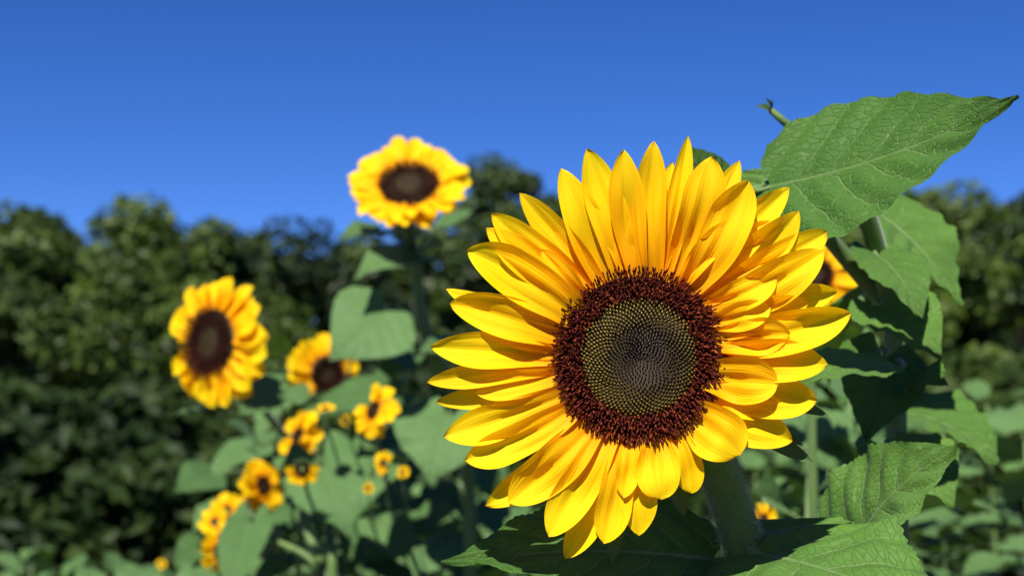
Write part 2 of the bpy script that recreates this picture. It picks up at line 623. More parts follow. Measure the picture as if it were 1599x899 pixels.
# shared meshes for the flowers further off (unit = head radius 1)
def far_meshes():
    out = {}
    pts = []
    for k in range(6):
        V, Fc, U = petal_arrays((0, 0), (0, 1), .42 + .06 * (k % 3), 0, .10, [-.02, .06, -.10, .02, -.16, .1][k], .10, .2,
                                [.05, -.05, .02, -.09, .0, .08][k], k != 3, [.3, -.3, .1, .5, -.4, 0][k], 12, 6, .5, 0, 30 + k)
        pts.append(mesh('petal', V, Fc, M_PETAL, U))
    out['petals'] = pts
    rs = np.random.default_rng(3)
    sc = 1 / 132.0
    hf = lambda r: .06 + .05 * min(1, (r / .9)) ** 2
    V, Fc, PG = floret_field(130, 620, 1.0 / math.sqrt(620), hf, 'tube', rs, sc * 2.0)
    PG = np.array(PG) * .28
    out['ring'] = mesh('floret_ring', V, Fc, M_FLORET, None, True, None, PG)
    V, Fc, PG = floret_field(3, 130, 1.0 / math.sqrt(620), hf, 'bud', rs, sc * 1.7)
    out['buds'] = mesh('seed_buds', V, Fc, M_BUD, None, True, None, np.array(PG) * 1.1)
    pv, pf = lathe([(.02, .06), (.5, .07), (.9, .09), (1.02, .02), (1.05, -.12), (.85, -.35), (.4, -.5), (.2, -.6)], 28)
    nf = len(pf)
    mi = [0 if i < 28 * 3 else 1 for i in range(nf - 2)] + [0, 1]
    out['head'] = mesh('flower_head', pv, pf, [M_DISC, M_BRACT], None, True, mi)
    bv, bf, bu = leaf_arrays(1, .34, .05, .3, .03, 0, 0, 4, 8, 4, None, .01, 5, narrow=True)[:3]
    out['bract'] = mesh('bract', bv, bf, M_BRACT, bu)
    return out


FAR = far_meshes()


def far_head(parent, pos, f, Rr, disc=.42, n=26, roll=0.0, tilt=0.0, spread=0.1, droop=0.0, seed=0, squeeze=1.0, gaps=()):
    """flower head of radius Rr facing f. petals lean forward (tilt>0) or back (tilt<0)"""
    r = random.Random(seed)
    dr = Rr * disc
    M0 = head_frame(pos, f, roll)
    hd = part('flower_head', FAR['head'], parent, world=M0 @ Matrix.Scale(dr, 4))
    part('floret_ring', FAR['ring'], hd, local=Matrix.Identity(4), kind='stuff')
    part('seed_buds', FAR['buds'], hd, local=Matrix.Identity(4), kind='stuff')
    plen = (Rr - dr * .9) / dr
    for k in range(n):
        lay = k % 2
        a = 2 * math.pi * (k + r.uniform(-.35, .35)) / n
        if any(g0 < math.degrees(a) % 360 < g1 for g0, g1 in gaps):
            continue
        ln = plen * r.uniform(.86, 1.08)
        wd = plen * r.uniform(.85, 1.15) * squeeze
        tl = tilt + r.uniform(-spread, spread) - lay * .10
        m = (Matrix.Rotation(a, 4, 'Z') @ Matrix.Translation((0, .86, -.04 - lay * .03)) @ Matrix.Rotation(tl, 4, 'X')
             @ Matrix.Rotation(r.uniform(-.25, .25), 4, 'Y') @ Matrix.Rotation(r.uniform(-.12, .12), 4, 'Z')
             @ Matrix.Diagonal((wd, ln, ln, 1)))
        part('petal', FAR['petals'][r.randrange(6)], hd, local=m)
    for k in range(12):
        a = 2 * math.pi * (k + .5) / 12
        m = Matrix.Rotation(a, 4, 'Z') @ Matrix.Translation((0, .8, -.22)) @ Matrix.Rotation(-.35 + r.uniform(-.15, .15), 4, 'X') @ Matrix.Scale(.85, 4)
        part('bract', FAR['bract'], hd, local=m)
    return hd, dr


def stem_for(parent, base, pos, f, dr, r0=.011, r1=.006, via=None, neck=.35):
    back = pos - f * dr * .45
    nk = back - f * dr * neck * 2 - Vector((0, 0, dr * .8))
    pts = [base]
    h = nk.z - base.z
    if via:
        pts += via
    else:
        pts += [base.lerp(nk, .35) + Vector((.02, 0, 0)), base.lerp(nk, .75) + Vector((-.012, .01, 0))]
    pts += [nk, back]
    loc = [p - parent.location for p in pts]
    V, Fc, U = tube(loc, r0, r1, 10, 6, .05)
    part('stem', mesh('stem', V, Fc, M_STEM, U), parent, local=Matrix.Identity(4))
    return pts


# ------------------------------------------------------------------ setting: ground
def ground():
    n = 120
    xs = np.concatenate([-np.geomspace(400, .4, n // 2), np.geomspace(.4, 400, n // 2)])
    ys = np.concatenate([[-60, -20, -8, -3], np.geomspace(.5, 900, n) - .5])
    V, Fc = [], []
    r = np.random.default_rng(1)
    for y in ys:
        for x in xs:
            z = .02 * math.sin(x * 3.1 + y) * math.cos(y * 2.3) + .01 * r.normal()
            z *= max(0, 1 - (abs(x) + abs(y)) / 60)
            V.append((x, y, z - .03))
    nx = len(xs)
    for i in range(len(ys) - 1):
        for j in range(nx - 1):
            a = i * nx + j
            Fc.append((a, a + 1, a + nx + 1, a + nx))
    o = part('ground', mesh('ground', V, Fc, M_SOIL), None, world=Matrix.Identity(4), kind='structure')
    return o


ground()


# ------------------------------------------------------------------ trees
def crown_mesh(name, rx, rz, h0, nclump, nleaf, seed, m, leaf=.085, spread=.30):
    r = np.random.default_rng(seed)
    cc = []
    for k in range(nclump):
        u = r.normal(size=3)
        u /= np.linalg.norm(u)
        rad = r.uniform(.35, 1.0) ** .5
        c = np.array((u[0] * rx * rad, u[1] * rx * rad, h0 + rz + u[2] * rz * rad))
        c[:2] *= 1 + .18 * math.sin(3 * math.atan2(u[1], u[0]) + seed)
        cc.append((c, r.uniform(.55, 1.2) * spread * rx))
    per = nleaf // nclump
    V, Fc = [], []
    allv, allf = [], []
    o = 0
    for c, cr in cc:
        u = r.normal(size=(per, 3))
        u /= np.linalg.norm(u, axis=1)[:, None]
        rad = r.uniform(.1, 1, per) ** .45
        p = c + u * (cr * rad)[:, None] * np.array((1, 1, .75))
        nrm = u * .7 + r.normal(size=(per, 3)) * .5 + np.array((0, 0, .35))
        nrm /= np.linalg.norm(nrm, axis=1)[:, None]
        a = np.cross(nrm, r.normal(size=(per, 3)))
        a /= np.linalg.norm(a, axis=1)[:, None]
        b = np.cross(nrm, a)
        sz = r.uniform(.6, 1.25, per)[:, None] * leaf
        q = np.stack([p - a * sz, p - b * sz * .5 + nrm * sz * .12, p + a * sz, p + b * sz * .5 + nrm * sz * .12], 1)
        allv.append(q.reshape(-1, 3))
        idx = np.arange(per * 4).reshape(per, 4) + o
        allf.append(idx)
        o += per * 4
    V = np.concatenate(allv)
    Fc = np.concatenate(allf)
    return mesh(name, V, Fc, m, None, False), [c for c, _ in cc]


def trunk_mesh(h0, rz, centres, seed, r0=.11):
    r = random.Random(seed)
    top = h0 + rz * 1.3
    V, Fc, _ = tube([(0, 0, -.1), (.04, .02, h0 * .5), (-.03, .03, h0 + rz * .5), (0, 0, top)], r0, r0 * .25, 9, 5)
    for c in centres[::3]:
        s = r.uniform(.45, .9)
        z = h0 * .6 + (c[2] - h0 * .6) * .45
        a = np.array((0, 0, max(.4, min(z, top * .9))))
        v2, f2, _ = tube([a, (a + c) / 2 + np.array((0, 0, -.05)), c], r0 * .35, r0 * .06, 6, 4)
        o = len(V)
        V += v2
        Fc += [tuple(q + o for q in f) for f in f2]
    return mesh('trunk', [tuple(v) for v in V], Fc, M_BARK)


TREES = []
for k, (rx, rz, h0, nc, nl, m, lf) in enumerate([
        (1.35, 1.55, 0.5, 60, 26000, M_TREE, .06),
        (1.25, 1.75, .4, 66, 22000, M_TREE_D, .058),
        (1.6, 1.4, .3, 64, 26000, M_TREE, .06),
        (1.1, 1.9, .5, 56, 16000, M_TREE_D, .058)]):
    cm, cs = crown_mesh('crown', rx, rz, h0, nc, nl, 100 + k, m, lf, .3 if k in (0, 2) else .21)
    TREES.append((cm, trunk_mesh(h0, rz, cs, k), h0 + 2 * rz))


def tree(px, top_py, d, k, label, group=None, rot=0.0, wide=1.0, name='broadleaf_tree'):
    p = P(px, top_py - (9 if d > 12 else 0), d)
    cm, tm, h = TREES[k]
    s = p.z / (h + .1)
    t = thing(name, (p.x, p.y, 0), label, 'tree', group)
    m = Matrix.Rotation(rot, 4, 'Z') @ Matrix.Diagonal((s * wide, s * wide, s, 1))
    part('crown', cm, t, local=m)
    part('trunk', tm, t, local=m)


TG = 'trees of the hedge line behind the field'
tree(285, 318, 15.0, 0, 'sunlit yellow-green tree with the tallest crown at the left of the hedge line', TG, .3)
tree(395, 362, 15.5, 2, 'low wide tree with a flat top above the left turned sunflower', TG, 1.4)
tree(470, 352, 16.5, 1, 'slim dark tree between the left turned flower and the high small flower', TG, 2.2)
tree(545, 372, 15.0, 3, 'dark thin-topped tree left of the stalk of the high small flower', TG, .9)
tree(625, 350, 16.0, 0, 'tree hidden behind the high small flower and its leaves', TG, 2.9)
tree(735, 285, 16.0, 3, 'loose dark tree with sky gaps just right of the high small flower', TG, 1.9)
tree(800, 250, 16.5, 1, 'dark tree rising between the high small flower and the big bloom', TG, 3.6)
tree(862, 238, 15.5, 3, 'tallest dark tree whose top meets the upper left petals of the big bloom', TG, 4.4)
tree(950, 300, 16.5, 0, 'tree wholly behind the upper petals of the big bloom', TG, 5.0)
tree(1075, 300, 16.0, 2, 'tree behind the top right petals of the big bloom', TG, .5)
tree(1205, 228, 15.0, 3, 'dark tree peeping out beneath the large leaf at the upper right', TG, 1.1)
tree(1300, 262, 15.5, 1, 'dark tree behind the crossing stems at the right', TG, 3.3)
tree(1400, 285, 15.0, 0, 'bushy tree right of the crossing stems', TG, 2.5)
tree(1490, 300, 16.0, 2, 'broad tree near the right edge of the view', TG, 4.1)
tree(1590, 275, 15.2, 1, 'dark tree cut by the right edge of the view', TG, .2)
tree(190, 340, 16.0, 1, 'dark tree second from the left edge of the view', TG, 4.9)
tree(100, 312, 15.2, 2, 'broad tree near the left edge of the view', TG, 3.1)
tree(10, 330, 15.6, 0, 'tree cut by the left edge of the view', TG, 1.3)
TB = 'trees standing in the second row'
BACK_AT = ['beyond the left edge of the view', 'nearest the left edge', 'second from the left edge', 'behind the tallest left crown', 'behind the low wide tree', 'behind the thin-topped tree',
           'behind the stalk of the highest small sunflower', 'behind the loose dark tree with sky gaps', 'behind the tallest dark tree', 'behind the top petals of the big bloom',
           'behind the large leaf at the upper right', 'behind the crossing stems', 'right of the tall plant', 'nearest the right edge', 'beyond the right edge of the view']
for i, px in enumerate([-60, 60, 180, 320, 440, 560, 680, 800, 930, 1060, 1190, 1330, 1460, 1600, 1700]):
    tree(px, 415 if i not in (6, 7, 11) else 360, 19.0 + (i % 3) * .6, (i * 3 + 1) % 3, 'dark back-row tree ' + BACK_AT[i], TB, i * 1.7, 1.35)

# bushes under the trees, deep shade put into their dark colour
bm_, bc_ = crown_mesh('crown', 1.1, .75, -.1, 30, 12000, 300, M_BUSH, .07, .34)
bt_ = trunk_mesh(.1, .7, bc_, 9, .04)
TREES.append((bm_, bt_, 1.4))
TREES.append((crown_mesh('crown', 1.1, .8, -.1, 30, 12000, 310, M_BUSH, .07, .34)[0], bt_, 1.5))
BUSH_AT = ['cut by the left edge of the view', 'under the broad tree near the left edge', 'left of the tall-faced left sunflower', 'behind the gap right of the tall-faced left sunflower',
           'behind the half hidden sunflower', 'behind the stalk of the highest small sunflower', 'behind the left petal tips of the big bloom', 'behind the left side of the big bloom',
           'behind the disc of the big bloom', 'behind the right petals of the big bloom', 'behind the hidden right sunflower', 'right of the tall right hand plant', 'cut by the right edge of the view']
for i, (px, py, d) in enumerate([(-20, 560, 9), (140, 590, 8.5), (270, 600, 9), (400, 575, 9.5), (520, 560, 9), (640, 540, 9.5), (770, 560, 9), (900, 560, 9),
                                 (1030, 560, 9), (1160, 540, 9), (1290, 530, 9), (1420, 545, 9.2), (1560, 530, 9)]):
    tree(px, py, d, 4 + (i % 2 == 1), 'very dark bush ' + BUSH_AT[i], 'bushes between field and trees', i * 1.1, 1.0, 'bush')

# ------------------------------------------------------------------ leafy sunflower plants of the rows
GLEAF = []
for k in range(4):
    V, Fc, U, mi = leaf_arrays(1, [.85, .95, .75, .9][k], [.12, .2, .06, .16][k], [.2, .05, .3, .15][k], .06, .14, .02, 12, 16, 8,
                               [(0, -.45, -.1), (0, -.2, .02), (0, -.03, 0)], .014, 50 + k)
    V = [(x, y + .45, z + .1) for (x, y, z) in V]
    GLEAF.append(mesh('leaf', V, Fc, [M_LEAF_FAR, M_STEM], U, True, mi))


def leafy(px, top_py, d, label, group, seed, n=14, size=.15, name='sunflower_plant', cat='plant', lean=.03):
    r = random.Random(seed)
    p = P(px, top_py, d)
    t = thing(name, (p.x, p.y, -.03), label, cat, group)
    h = p.z
    V, Fc, U = tube([(0, 0, 0), (lean * r.uniform(-1, 1), lean, h * .5), (0, 0, h - .03)], .007, .003, 8, 6, .05)
    part('stem', mesh('stem', V, Fc, M_STEM, U), t, local=Matrix.Identity(4))
    for k in range(n):
        s = k / (n - 1)
        z = h * (.55 + .45 * s) - .03
        a = k * 2.4 + r.uniform(-.4, .4)
        L = size * (1 - .4 * s ** 2) * r.uniform(.75, 1.2)
        pitch = -.55 + .95 * s + r.uniform(-.3, .3)
        m = (Matrix.Translation((0, 0, z)) @ Matrix.Rotation(a, 4, 'Z') @ Matrix.Rotation(pitch, 4, 'X')
             @ Matrix.Rotation(r.uniform(-.35, .35), 4, 'Y') @ Matrix.Scale(L, 4))
        part('leaf', GLEAF[r.randrange(4)], t, local=m)
    return t


GL = 'leafy sunflower plants without open flowers'
row = [
    (385, 860, 3.2, 'below the small round flower turned right'), (430, 850, 3.7, 'in the fork of the pale stems'), (530, 850, 3.2, 'under the broad lower leaf'),
    (575, 775, 4.2, 'right of the broad lower leaf'), (620, 790, 3.5, 'under the tiny bloom in the dark gap'), (665, 765, 4.0, 'just below the big round leaf'),
    (700, 790, 3.3, 'at the foot of the stalk of the highest small sunflower'), (750, 770, 3.8, 'under the lower left petal tips of the big bloom'),
    (800, 790, 3.4, 'showing between the lowest left petals and the shaded leaf'), (590, 830, 2.8, 'cut by the bottom edge right of the pale stems'),
    (655, 835, 2.7, 'cut by the bottom edge left of the lit leaf tip'), (740, 830, 2.8, 'just above the lit tip of the shaded leaf'),
    (500, 740, 4.8, 'far back behind the broad lower leaf'), (640, 745, 5.0, 'far back beneath the big round leaf'),
    (720, 710, 5.2, 'far back left of the long lower left petals'), (790, 690, 4.6, 'far back behind the lower left petals'),
    (1180, 700, 3.4, 'behind the upper end of the thick main stem'), (1215, 650, 4.0, 'far back under the right petals of the big bloom'),
    (1255, 625, 3.2, 'under the narrow leaf at the right'), (1310, 560, 3.0, 'above the narrow leaf at the right'), (1350, 610, 2.7, 'behind the tip of the narrow leaf at the right'),
    (1225, 730, 2.6, 'between the thick main stem and the big veined leaf'), (1295, 680, 2.6, 'just above the big veined leaf'),
    (1410, 570, 3.6, 'far back right of the tall plant'), (1470, 620, 3.0, 'second to the right of the tall plant'), (1540, 590, 3.4, 'third to the right of the tall plant'),
    (1600, 640, 2.8, 'cut by the right edge of the view'), (1400, 690, 2.6, 'at the foot of the tall right hand plant'),
    (290, 860, 4.2, 'in the dark corner under the left sunflower'), (240, 880, 4.6, 'left of the lone tiny bloom'), (180, 870, 4.2, 'second left of the lone tiny bloom'),
    (110, 880, 3.8, 'third left of the lone tiny bloom'), (50, 850, 4.4, 'second from the left edge of the view'), (0, 890, 3.6, 'cut by the left edge of the view'),
    (140, 880, 3.0, 'cut by the bottom edge near the left corner'), (225, 890, 3.0, 'cut by the bottom edge under the lone tiny bloom'),
    (850, 790, 4.0, 'behind the lowest petals of the big bloom'), (900, 760, 3.6, 'hidden behind the lower petals'), (1000, 760, 3.6, 'hidden behind the disc'),
    (1130, 760, 3.2, 'just right of the lowest right petals'), (620, 690, 4.4, 'behind the tiny narrow sunflower'), (545, 690, 4.6, 'behind the small flowers of the middle'),
    (300, 900, 2.9, 'beside the edge-on sunflower crescent'),
    (1325, 520, 2.0, 'between the hidden right sunflower and the narrow leaf'), (1262, 665, 1.9, 'with large leaves right of the thick main stem')]
for i, (px, py, d, where) in enumerate(row):
    leafy(px, py, d, 'blurred leafy plant ' + where, GL, 900 + i, 22, .115 + .025 * (i % 3))

# ------------------------------------------------------------------ flowering plants further off
FG = 'sunflowers out of focus behind the big bloom'


def flowering(px, py, d, f, Rr, label, base_dx=0.0, base_dy=.1, group=FG, cat='sunflower', via=None, r0=.010, r1=.005, **kw):
    pos = P(px, py, d)
    if Rr < .05 and via is None and px < 700:
        via = [P(px + 20, py + 190, d + .75), P(px + 12, py + 90, d + .60), P(px + 4, py + 38, d + .30)]
        base_dy = .75
    t = thing('sunflower', (pos.x + base_dx, pos.y + base_dy, -.03), label, cat, group)
    hd, dr = far_head(t, pos, f, Rr, **kw)
    pts = stem_for(t, Vector(t.location), pos, f, dr, min(r0, .12 * Rr + .001), min(r1, .07 * Rr + .0004), via)
    return t, pts


# high small flower
t2, s2 = flowering(638, 291, 2.4, face(.02, .9, 1), .101, 'highest small sunflower, open towards the sky, standing clear against the blue',
                   .04, .12, n=42, disc=.45, squeeze=1.15, tilt=.22, spread=.22, seed=4, via=[P(735, 830, 2.55), P(665, 520, 2.53), P(650, 420, 2.52)], r0=.014, r1=.008)
st = lambda py: P(np.interp(py, [370, 420, 520, 830], [642, 650, 665, 735]), py, 2.52)
placed_leaf(t2, P(648, 402, 2.46), P(552, 436, 2.34), (0.05, -.7, .75), .085, st(420), arch=.10, fold=.1, seed=1, nteeth=12)
placed_leaf(t2, P(645, 412, 2.45), P(701, 386, 2.36), (-.1, -.7, .75), .075, st(430), arch=.16, fold=.1, seed=2, nteeth=12)
placed_leaf(t2, P(590, 362, 2.5), P(528, 376, 2.42), (0, -.8, .7), .055, st(380), arch=.12, fold=.1, seed=3, nteeth=12)
placed_leaf(t2, P(604, 484, 2.40), P(514, 564, 2.33), (.05, -.92, .38), .145, st(505), arch=.03, fold=.0, wave=.02, back=.10, seed=4, nteeth=16)
placed_leaf(t2, P(715, 545, 2.5), P(652, 550, 2.4), (0, -.9, .5), .065, st(560), arch=.06, fold=.1, seed=5, nteeth=12)
placed_leaf(t2, P(700, 652, 2.44), P(668, 752, 2.36), (.0, -.92, .4), .165, st(650), arch=.08, fold=.05, back=.22, seed=6, nteeth=14)
placed_leaf(t2, P(735, 660, 2.5), P(790, 745, 2.36), (.2, -.8, .6), .09, st(680), arch=.1, fold=.1, seed=7, nteeth=14)
placed_leaf(t2, P(700, 350, 2.62), P(745, 330, 2.7), (0, -.3, 1), .05, st(400), arch=.1, fold=.1, seed=8, nteeth=10)

# left flower
t3, s3 = flowering(330, 533, 2.35, face(-.74, .14, 1), .108, 'tall-faced sunflower at the far left, turned away to the left with rounded petals',
                   .12, .25, n=32, disc=.46, tilt=-.12, spread=.2, seed=12, r0=.011, r1=.005, squeeze=1.25, via=[P(515, 880, 3.1), P(490, 740, 3.05), P(420, 650, 2.75)])
placed_leaf(t3, P(444, 603, 2.45), P(372, 652, 2.3), (.1, -.8, .5), .10, P(430, 700, 2.6), arch=.04, fold=.05, seed=11, nteeth=12)
placed_leaf(t3, P(440, 548, 2.6), P(436, 508, 2.5), (.1, -.9, .3), .04, P(432, 640, 2.6), arch=.04, fold=.05, seed=12, nteeth=12)
placed_leaf(t3, P(318, 640, 2.5), P(272, 648, 2.4), (0, -.7, .7), .025, P(400, 660, 2.6), arch=.04, fold=.05, seed=13, nteeth=10)

# half hidden flower in the middle
t4, s4 = flowering(510, 583, 3.0, face(.65, .0, 1), .086, 'half hidden sunflower under a heart-shaped leaf with petals fanned to the left', .05, .15,
                   n=30, disc=.40, tilt=-.25, spread=.12, seed=21, gaps=((140, 272), (305, 345)))
placed_leaf(t4, P(612, 615, 2.65), P(476, 645, 2.55), (0, -.72, .6), .085, P(640, 600, 2.9), arch=.08, fold=.08, seed=21, nteeth=14)
placed_leaf(t4, P(560, 545, 2.8), P(650, 590, 2.6), (.2, -.35, 1), .12, P(530, 640, 3.0), arch=.12, fold=.05, seed=22, nteeth=14)
placed_leaf(t4, P(640, 560, 2.75), P(580, 605, 2.65), (.1, -.55, .9), .06, P(600, 640, 2.9), arch=.12, fold=.05, seed=23, nteeth=14)

# small flowers of the lower left
t5, _ = flowering(466, 680, 2.6, face(-.8, .35, .8), .050, 'small sunflower under the half hidden one, with a dark eye showing at its left', n=18, disc=.27, tilt=.1, spread=.45, seed=31, squeeze=1.5, gaps=((60, 110),))
placed_leaf(t5, P(432, 700, 3.25), P(308, 768, 3.0), (-.1, -.75, .7), .105, P(450, 700, 3.5), arch=.12, fold=.12, back=.22, seed=31, nteeth=14)
placed_leaf(t5, P(515, 665, 3.3), P(585, 655, 3.1), (0, -.5, .9), .05, P(470, 740, 3.5), arch=.12, fold=.12, seed=32, nteeth=14)
t6, _ = flowering(584, 640, 2.25, face(-.8, .4, .7), .046, 'side-on sunflower with drooping ragged petals left of the big round leaf', n=18, disc=.28, tilt=-.15, spread=.5, seed=32, squeeze=1.3, gaps=((20, 80),))
placed_leaf(t6, P(575, 672, 3.4), P(610, 735, 3.2), (0, -.7, .7), .09, P(590, 690, 3.7), arch=.12, fold=.12, seed=33, nteeth=14)
t7, _ = flowering(410, 757, 2.7, face(.95, .25, .8), .052, 'small round sunflower with rounded petals and its dark eye turned right, beside a broad leaf', n=22, disc=.30, tilt=-.1, spread=.3, seed=33, squeeze=1.45)
t8, _ = flowering(472, 731, 2.3, face(.1, -.1, 1), .029, 'little sunflower of which only a lower crescent shows over a broad leaf', n=16, disc=.38, tilt=.0, spread=.1, seed=34, gaps=((285, 360), (0, 75)), squeeze=1.3)
placed_leaf(t8, P(502, 722, 2.46), P(546, 838, 2.34), (.05, -.88, .5), .152, P(470, 780, 3.3), arch=.08, fold=.05, back=.25, seed=35, nteeth=16)
placed_leaf(t8, P(478, 772, 3.1), P(450, 845, 2.9), (-.1, -.8, .6), .10, P(470, 790, 3.3), arch=.08, fold=.05, back=.2, seed=36, nteeth=16)
placed_leaf(t8, P(530, 690, 3.2), P(478, 708, 3.0), (0, -.7, .7), .06, P(530, 760, 3.3), arch=.08, fold=.05, back=.2, seed=37, nteeth=16)
t9, _ = flowering(354, 795, 2.7, face(.1, .5, 1), .032, 'upper right one of the two tiny touching sunflowers at the lower left', n=14, disc=.24, tilt=.1, spread=.25, seed=35, squeeze=1.3)
t10, _ = flowering(335, 814, 2.62, face(-.2, .5, 1), .030, 'lower left one of the two tiny touching sunflowers at the lower left', n=14, disc=.24, tilt=.1, spread=.25, seed=36, squeeze=1.3)
t11, _ = flowering(343, 860, 2.6, face(.85, .2, .6), .040, 'sunflower seen edge-on as an upright crescent below the two tiny ones', n=22, disc=.36, tilt=-.2, spread=.15, seed=37)
placed_leaf(t11, P(390, 812, 2.4), P(354, 940, 2.25), (.1, -.9, .45), .078, P(370, 860, 3.1), arch=.05, fold=.1, back=.15, seed=38, nteeth=16)
placed_leaf(t11, P(375, 790, 3.0), P(440, 770, 2.9), (.0, -.8, .5), .05, P(370, 860, 3.1), arch=.05, fold=.1, back=.15, seed=39, nteeth=16)
t12, _ = flowering(599, 722, 2.2, face(-.7, .2, .7), .020, 'tiny narrow sunflower left of the big round leaf, under the ragged one', n=14, disc=.3, tilt=.1, spread=.3, seed=38)
t13, _ = flowering(629, 737, 2.25, face(.2, .3, 1), .011, 'tiny yellow bloom over the dark gap under the big round leaf', n=12, disc=.3, tilt=.3, spread=.3, seed=39)
t14, _ = flowering(575, 762, 2.3, face(.2, .3, 1), .011, 'tiny yellow bloom at the right edge of the broad lower leaf', n=12, disc=.3, tilt=.3, spread=.3, seed=40)
t15, _ = flowering(508, 638, 2.35, face(.0, .95, .4), .017, 'flat yellow sliver of a bloom between the half hidden flower and the small one below', n=14, disc=.3, tilt=.2, spread=.2, seed=41)
t16, _ = flowering(540, 656, 2.35, face(-.5, .1, 1), .011, 'tiny bloom just left of the ragged side-on flower', n=12, disc=.45, tilt=.2, spread=.3, seed=42)
t17, _ = flowering(402, 815, 2.6, face(0, .4, 1), .012, 'tiny bloom just beneath the small round flower turned right', n=12, disc=.25, tilt=.4, spread=.3, seed=43)
t18, _ = flowering(252, 880, 3.6, face(0, .3, 1), .014, 'lone tiny bloom in the bottom left corner of the flower field', n=12, disc=.25, tilt=.2, spread=.3, seed=44)
t19, _ = flowering(1193, 808, 1.7, face(.1, .3, 1), .018, 'small orange bloom in the gap right of the thick main stem', n=16, disc=.25, tilt=.4, spread=.3, seed=45)
placed_leaf(t19, P(1205, 845, 2.0), P(1195, 722, 1.95), (-.1, -.8, .4), .06, P(1195, 900, 2.8), arch=.05, fold=.15, seed=45, nteeth=12)
placed_leaf(t19, P(1170, 830, 2.7), P(1160, 745, 2.6), (-.3, -.8, .4), .04, P(1195, 900, 2.8), arch=.05, fold=.15, seed=46, nteeth=12)
# flower behind the right hand petals
t20, s20 = flowering(1275, 428, 1.75, face(.15, .12, 1), .057, 'sunflower mostly hidden behind the right petals of the big bloom and a dark slanting stem',
                     .10, .15, n=24, disc=.32, tilt=-.1, spread=.25, seed=51, squeeze=1.15)

# pale stems crossing at the lower left
tb = thing('sunflower_plant', P(535, 1000, 2.42), 'leafy plant with two pale bare stems forking at the bottom left', 'plant')
tb.location.z = -.03
V, Fc, U = tube([Vector((0, 0, 0)), P(520, 960, 2.4) - tb.location, P(500, 880, 2.4) - tb.location, P(480, 825, 2.42) - tb.location, P(470, 780, 2.5) - tb.location], .011, .006, 10, 6, .05)
part('stem', mesh('stem', V, Fc, M_STEM, U), tb, local=Matrix.Identity(4))
V, Fc, U = tube([P(501, 888, 2.41) - tb.location, P(470, 862, 2.42) - tb.location, P(415, 838, 2.44) - tb.location], .007, .004, 10, 6, .05)
part('stem', mesh('stem', V, Fc, M_STEM, U), tb, local=Matrix.Identity(4))
placed_leaf(tb, P(415, 838, 2.66), P(392, 905, 2.5), (-.1, -.8, .6), .07, None, arch=.08, fold=.05, seed=60, nteeth=12)
placed_leaf(tb, P(478, 820, 2.7), P(500, 770, 2.8), (-.1, -.6, .8), .06, None, arch=.08, fold=.05, seed=61, nteeth=12)

mid = thing('sunflower_plant', (P(600, 900, 3.05).x, P(600, 900, 3.05).y, -.03), 'broad bushy sunflower plant filling the lower middle with overlapping blurred leaves', 'plant')
ml = Vector(mid.location)
V, Fc, U = tube([Vector((0, 0, 0)), P(600, 880, 3.05) - ml, P(600, 760, 3.05) - ml, P(590, 670, 3.05) - ml], .012, .005, 10, 6, .05)
part('stem', mesh('stem', V, Fc, M_STEM, U), mid, local=Matrix.Identity(4))
for k, (bx, by, tx, ty, d, W) in enumerate([
        (600, 668, 562, 735, 2.95, .10), (620, 700, 560, 700, 2.95, .07), (585, 745, 640, 800, 2.85, .10), (640, 775, 590, 835, 2.8, .09),
        (590, 815, 650, 890, 2.7, .10), (655, 800, 730, 850, 2.75, .09), (560, 820, 545, 900, 2.7, .08), (680, 760, 720, 810, 2.85, .07),
        (440, 790, 400, 850, 2.9, .08), (430, 860, 395, 925, 2.75, .09), (690, 850, 655, 920, 2.6, .09), (515, 640, 455, 665, 2.95, .05),
        (455, 700, 445, 765, 2.95, .07), (650, 720, 640, 770, 2.95, .06), (745, 790, 790, 850, 2.8, .09), (735, 720, 770, 780, 2.9, .08),
        (555, 690, 540, 640, 2.95, .05), (480, 860, 540, 905, 2.75, .09), (350, 880, 300, 930, 2.8, .09), (565, 610, 640, 640, 2.85, .07),
        (400, 690, 350, 660, 2.95, .07), (370, 790, 300, 830, 2.9, .10), (330, 850, 270, 880, 2.85, .09), (420, 740, 380, 700, 2.95, .06), (700, 700, 640, 690, 2.95, .08),
        (620, 860, 560, 870, 2.7, .08), (700, 880, 770, 880, 2.65, .08), (740, 850, 700, 800, 2.75, .07), (330, 740, 270, 770, 3.0, .09), (440, 620, 400, 690, 2.95, .07)]):
    placed_leaf(mid, P(bx, by, d), P(tx, ty, d - .12), (.25 * math.sin(k * 2.3), -.75 + .1 * math.cos(k), .62), W, P(600 + .25 * (bx - 600), by + 25, 3.05),
                arch=.08, fold=.06, back=.12, seed=300 + k, nteeth=14, pr=.002)

# ------------------------------------------------------------------ the big bloom in front
SC = 0.9 / F
HX, HY = 997, 557
HP = P(HX, HY, .9)
HM = frame(HP, RIGHT, UPV, -FWD) @ Matrix.Scale(SC, 4)
base_xyz = P(1240, 900, 1.05)
main = thing('sunflower', (base_xyz.x, base_xyz.y, -.03),
             'huge sharp yellow sunflower in the foreground with long petals and dark maroon-rimmed disc', 'sunflower')

# disc surface (local unit = one photo pixel)
def dish(r):
    return float(np.interp(r, [0, 12, 30, 55, 85, 100, 118, 130], [-13, -9, -1, 6, 7, 5, 0, -7]))


